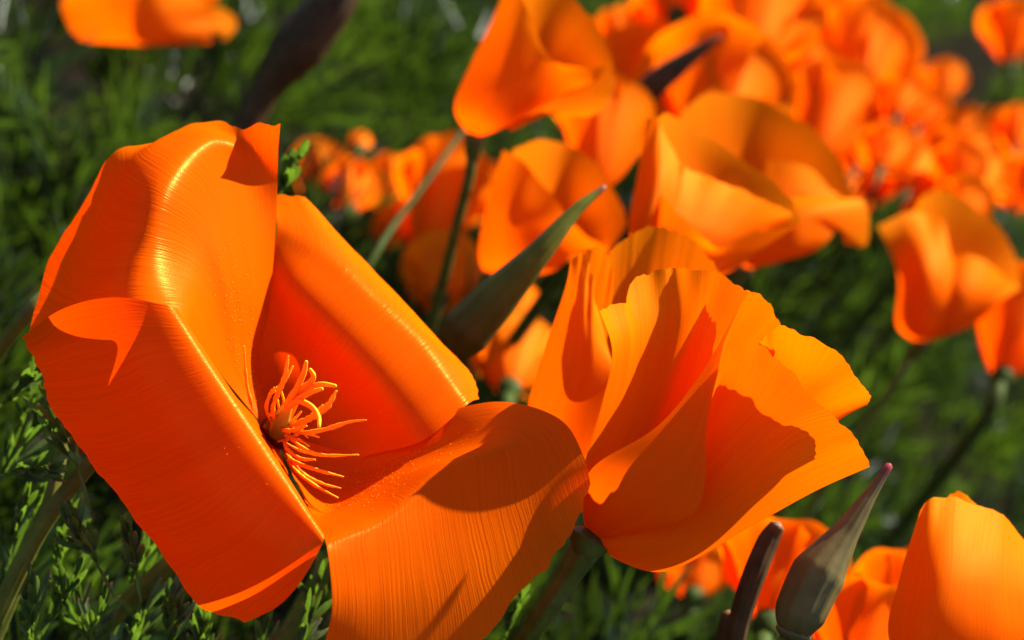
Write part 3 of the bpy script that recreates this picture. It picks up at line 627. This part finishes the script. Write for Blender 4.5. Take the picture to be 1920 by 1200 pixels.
near_leaf('feathery leaf crossing the thick stem at the left edge', (-60, 900, 26.6), (100, 880, 26.3), 2, 305, 4)
near_leaf('dark feathery leaf at the left edge below the petal tip', (-50, 800, 27.2), (80, 700, 27), 2, 306, 4)
near_leaf('feathery leaf at the bottom left corner', (60, 1290, 26.4), (50, 1090, 26.2), 2, 307, 4)
near_leaf('feathery leaf under the tip of the drooping petal', (300, 1290, 26.0), (350, 1120, 25.8), 2, 308, 4)
near_leaf('feathery leaf between drooping petal and shadowed petal', (520, 1320, 26.2), (570, 1130, 26.4), 2, 309, 4)
near_leaf('dark feathery leaf behind the notch between two lower petals', (600, 1290, 28), (580, 1080, 27.6), 2, 310, 4)
near_leaf('feathery leaf left of the half-closed cup stem', (930, 1260, 28.5), (960, 1100, 28.3), 2, 311, 4)
near_leaf('dark feathery leaf beside the top corner of the open flower', (500, 420, 29.5), (560, 285, 29.3), 2, 312, 2, 0.0007)
near_leaf('feathery leaf at lower left behind the slanting stem', (200, 1250, 27.4), (130, 1080, 27.2), 2, 313, 4)

lr = random.Random(77)
for k, (x_, y_, d_) in enumerate([(20, 1010, 27.4), (95, 1120, 26.9), (180, 1180, 26.8), (260, 1200, 27.2), (390, 1230, 27.0), (-10, 880, 28.2), (60, 960, 28.0), (330, 1160, 28.2), (140, 1040, 27.8), (560, 1190, 27.6), (480, 1240, 27.4), (20, 760, 28.6), (230, 1080, 28.4)]):
    near_leaf('slim feathery leaf in the shadowed tangle under the drooping petal', (x_ + lr.uniform(-60, 0), y_ + 110, d_ + 0.3), (x_ + lr.uniform(0, 60), y_ - 70, d_), 2, 320 + k, lr.choice((3, 4)), 0.00038)
# foliage carpet: a mass nobody could count
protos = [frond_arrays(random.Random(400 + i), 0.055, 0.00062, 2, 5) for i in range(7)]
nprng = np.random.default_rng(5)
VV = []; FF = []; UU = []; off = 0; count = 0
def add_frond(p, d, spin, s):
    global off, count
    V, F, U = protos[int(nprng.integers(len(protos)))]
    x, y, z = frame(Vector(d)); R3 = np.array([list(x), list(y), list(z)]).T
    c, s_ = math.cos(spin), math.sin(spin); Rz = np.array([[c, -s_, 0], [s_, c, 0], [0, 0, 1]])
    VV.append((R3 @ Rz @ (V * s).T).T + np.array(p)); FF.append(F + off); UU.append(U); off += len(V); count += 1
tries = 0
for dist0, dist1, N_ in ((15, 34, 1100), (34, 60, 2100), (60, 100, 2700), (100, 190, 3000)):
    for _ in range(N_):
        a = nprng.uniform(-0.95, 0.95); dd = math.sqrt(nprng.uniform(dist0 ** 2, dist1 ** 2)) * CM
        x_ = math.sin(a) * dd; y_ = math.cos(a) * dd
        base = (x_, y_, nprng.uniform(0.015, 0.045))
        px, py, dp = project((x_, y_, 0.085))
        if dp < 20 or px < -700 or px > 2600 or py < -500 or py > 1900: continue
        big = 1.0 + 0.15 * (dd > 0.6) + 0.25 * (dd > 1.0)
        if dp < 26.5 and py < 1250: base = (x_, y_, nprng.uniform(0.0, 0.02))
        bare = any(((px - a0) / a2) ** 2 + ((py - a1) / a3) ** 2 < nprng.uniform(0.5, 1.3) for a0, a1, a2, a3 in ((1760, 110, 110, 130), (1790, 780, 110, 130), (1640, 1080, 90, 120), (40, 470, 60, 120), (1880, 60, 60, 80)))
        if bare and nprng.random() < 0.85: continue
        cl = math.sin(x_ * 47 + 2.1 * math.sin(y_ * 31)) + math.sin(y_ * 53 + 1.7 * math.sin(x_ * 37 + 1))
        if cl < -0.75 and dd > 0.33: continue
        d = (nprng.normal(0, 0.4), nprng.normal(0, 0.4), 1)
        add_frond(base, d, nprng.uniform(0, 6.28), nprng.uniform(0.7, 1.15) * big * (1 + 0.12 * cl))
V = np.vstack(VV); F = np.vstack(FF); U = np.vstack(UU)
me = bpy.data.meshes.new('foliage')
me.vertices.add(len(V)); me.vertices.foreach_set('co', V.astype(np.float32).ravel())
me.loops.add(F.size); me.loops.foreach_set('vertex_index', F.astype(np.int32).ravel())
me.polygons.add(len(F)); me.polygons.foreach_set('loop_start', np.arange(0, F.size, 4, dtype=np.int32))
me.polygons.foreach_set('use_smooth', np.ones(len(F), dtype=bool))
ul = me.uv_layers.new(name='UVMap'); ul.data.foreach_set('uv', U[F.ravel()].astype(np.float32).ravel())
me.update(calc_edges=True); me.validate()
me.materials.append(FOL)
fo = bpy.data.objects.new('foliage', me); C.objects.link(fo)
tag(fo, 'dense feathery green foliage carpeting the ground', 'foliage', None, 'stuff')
print('fronds', count, 'quads', len(F))
